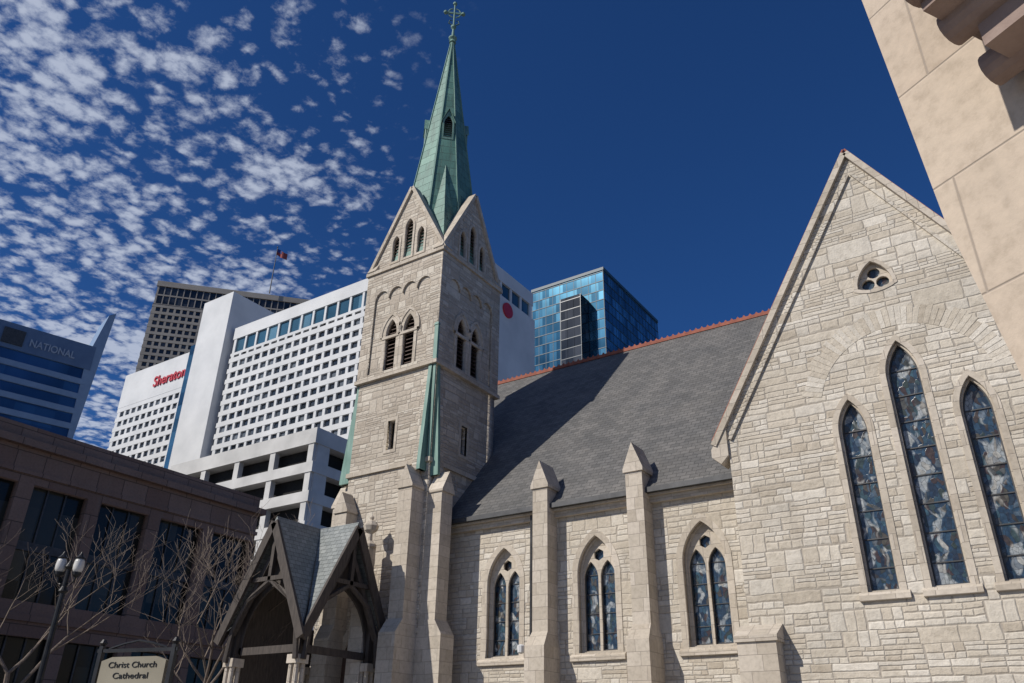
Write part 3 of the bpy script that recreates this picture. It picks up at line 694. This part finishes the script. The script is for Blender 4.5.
sg_=empty('church_sign',(-8,5.5,0)); SF=Fr((-8.62,5.5,0),(1,.25,0),(.25,-1,0))
b=MB(); 
for s in (-.5,.5):
    b.beam(SF.P(s,0,0),SF.P(s,2.66,0),.05,.05,up=SF.n); b.lathe(SF.P(s,2.66,0),[(.02,0),(.045,.03),(.02,.07)],8)
b.beam(SF.P(-.55,2.61,0),SF.P(.55,2.61,0),.035,.035)
b.tube([SF.P(-.4,2.63,0),SF.P(-.2,2.68,0),SF.P(0,2.71,0),SF.P(.2,2.68,0),SF.P(.4,2.63,0)],[.012]*5,6); b.done('sign_frame',M_iron,sg_)
b=MB(); b.prism([SF.P(-.44,2.13,0.02),SF.P(.44,2.13,.02),SF.P(.44,2.50,.02),SF.P(.3,2.54,.02),SF.P(-.3,2.54,.02),SF.P(-.44,2.50,.02)],SF.n*.05); b.done('sign_panel',simple('cream_sign_paint',(.22,.195,.14),(.28,.25,.185),.6,3),sg_)
text(sg_,'sign_letters','Christ Church',.085,SF,-.33,2.43,-.034,M_iron,width=.66,off=0); text(sg_,'sign_letters_lower','Cathedral',.085,SF,-.24,2.32,-.034,M_iron,width=.48,off=0); text(sg_,'sign_letters_small','SUNDAY SERVICES 8 10 & 12',.045,SF,-.36,2.22,-.034,M_iron,width=.72,off=0)
def tree(name,loc,H,seed,spread=.5,rk=.016,maxd=6):
    random.seed(seed); o=empty(name,loc); b=MB()
    def br_(p,d,L,r,dep):
        pts=[p]; rad=[r]; q=p.copy(); dd=d.copy(); n=4
        for i in range(n):
            dd=(dd+Vector((random.uniform(-1,1),random.uniform(-1,1),random.uniform(-.3,.9)))*.15).normalized(); q=q+dd*L/n; pts.append(q.copy()); rad.append(max(r*(1-.38*(i+1)/n),.006))
        b.tube(pts,rad,7 if dep<2 else 3,cap=False)
        if dep<maxd:
            for k in range(4 if dep<1 else random.choice((2,3,3))):
                i=random.choice((2,3,4,4)); ang=random.uniform(0,6.28)
                side=Vector((math.cos(ang),math.sin(ang),random.uniform(-.05,.5)))
                nd=(dd*(1-spread*.45)+side*spread).normalized()
                br_(pts[i],nd,L*random.uniform(.6,.82),rad[i]*.68,dep+1)
    br_(Vector(loc),Vector((0,0,1)),H*.34,H*rk,0)
    b.done('trunk_and_branches',M_bark,o); return o
tree('bare_tree',(-22.4,16.2,0),9.0,5,.66,.013)
tree('bare_tree',(-28.9,14.2,0),11.0,11,.7,.012,5)
tree('bare_tree',(-28.5,21.5,0),10.5,23,.7,.013,5)
# ================================================================== GROUND
def sheet(name,x0,x1,y0,y1,z,mat):
    me=bpy.data.meshes.new(name); me.from_pydata([(x0,y0,z),(x1,y0,z),(x1,y1,z),(x0,y1,z)],[],[(0,1,2,3)]); return finish(name,me,mat,None)
M_asph=simple('asphalt',(.04,.04,.042),(.065,.064,.062),.9,4,bumpd=.004)
M_pave=brick('paving',(.27,.25,.23),(.33,.31,.28),(.14,.13,.12),1.2,1.2,.012,.9,.004)
sheet('ground',-3000,3000,-3000,3000,-.13,simple('ground_mat',(.16,.155,.15),(.22,.21,.20),.95,.05))
sheet('road',-36,-26,-400,400,-.125,M_asph)
def slab(name,x0,x1,y0,y1):
    b=MB(); b.box(x0,x1,y0,y1,-.126,0); return b.done(name,M_pave,None)
slab('sidewalk',-26,40,-12,60); slab('sidewalk',-40,-36,-60,60)
b=MB(); y=-200
while y<200: b.box(-31.07,-30.93,y,y+3,-.1245,-.12); y+=9
b.done('lane_markings',M_white,None)
# ================================================================== CAMERA, SUN, SKY
p=math.radians(27.4);th=math.radians(1.04);yw=math.radians(34.1)
h=Vector((-math.sin(yw),math.cos(yw),0)); r=Vector((math.cos(yw),math.sin(yw),0))
fw=h*math.cos(p)+Z*math.sin(p); up=-h*math.sin(p)+Z*math.cos(p)
Xc=r*math.cos(th)+up*math.sin(th); Yc=-r*math.sin(th)+up*math.cos(th); Zc=-fw
cam=bpy.data.cameras.new('camera'); cam.lens=28.05; cam.sensor_width=36; cam.clip_start=.05; cam.clip_end=8000
co=bpy.data.objects.new('camera',cam); C.objects.link(co)
mt=Matrix((Xc,Yc,Zc)).transposed().to_4x4(); mt.translation=(0,0,1.65); co.matrix_world=mt
bpy.context.scene.camera=co
el=math.radians(38); azd=Vector((-.5,-.866,0)).normalized()
ts=(azd*math.cos(el)+Z*math.sin(el)).normalized()
sun=bpy.data.lights.new('sun','SUN'); sun.energy=4.2; sun.angle=math.radians(.5); sun.color=(1,.945,.86)
so=bpy.data.objects.new('sun',sun); C.objects.link(so); so.rotation_mode='QUATERNION'; so.rotation_quaternion=ts.to_track_quat('Z','Y'); so.location=(-30,-50,60)
w=bpy.data.worlds.new('World'); bpy.context.scene.world=w; w.use_nodes=True
nb_=NB(w.node_tree); bg=w.node_tree.nodes['Background']; bg.inputs['Strength'].default_value=.055
sky=nb_.new('ShaderNodeTexSky',sky_type='NISHITA'); sky.sun_disc=False; sky.sun_elevation=el; sky.sun_rotation=math.atan2(azd.x,azd.y)%(2*math.pi)
sky.air_density=1.0; sky.dust_density=.2; sky.ozone_density=3.0; sky.altitude=300
tc=nb_.new('ShaderNodeTexCoord').outputs['Generated']; X,Y,Zz=nb_.sep(tc)
zz=nb_.m('MAXIMUM',Zz,.06); cx=nb_.m('DIVIDE',X,zz); cy=nb_.m('DIVIDE',Y,zz); pv=nb_.comb(cx,cy,0)
s=nb_.m('SUBTRACT',nb_.m('MULTIPLY',cx,-1.0),nb_.m('MULTIPLY',cy,.9)); dens=nb_.smooth(s,-.2,1.1)
wn=nb_.new('ShaderNodeTexNoise'); nb_.l.new(pv,wn.inputs['Vector']); wn.inputs['Scale'].default_value=14; wn.inputs['Detail'].default_value=3
wv=nb_.new('ShaderNodeVectorMath',operation='MULTIPLY_ADD'); nb_.l.new(wn.outputs['Color'],wv.inputs[0]); wv.inputs[1].default_value=(.09,.09,0); nb_.l.new(pv,wv.inputs[2])
vo=nb_.new('ShaderNodeTexVoronoi',feature='F1',voronoi_dimensions='2D'); nb_.l.new(wv.outputs[0],vo.inputs['Vector']); vo.inputs['Scale'].default_value=21
puff=nb_.m('SUBTRACT',1.0,nb_.m('MULTIPLY',vo.outputs['Distance'],1.2))
n1=nb_.noise(pv,30,6,.66,.15); n2=nb_.noise(pv,4.2,4,.6,.3)
nn_=nb_.m('ADD',nb_.m('ADD',nb_.m('MULTIPLY',n1,.44),nb_.m('MULTIPLY',n2,.52)),nb_.m('MULTIPLY',puff,.19))
thr=nb_.m('SUBTRACT',.64,nb_.m('MULTIPLY',dens,.13))
al=nb_.smooth(nb_.m('SUBTRACT',nn_,thr),-.035,.18)
al=nb_.m('MULTIPLY',al,nb_.m('MULTIPLY',nb_.smooth(dens,0.0,.2),.76)); al=nb_.m('MULTIPLY',al,nb_.m('GREATER_THAN',Zz,.02))
skc=nb_.mix(1.0,sky.outputs[0],(.32,.72,1.30),'MULTIPLY')
fin=nb_.mix(al,skc,(10.0,11.0,13.2))
nb_.l.new(fin,bg.inputs['Color'])
sc=bpy.context.scene; sc.view_settings.view_transform='Standard'; sc.view_settings.look='None'; sc.view_settings.exposure=0
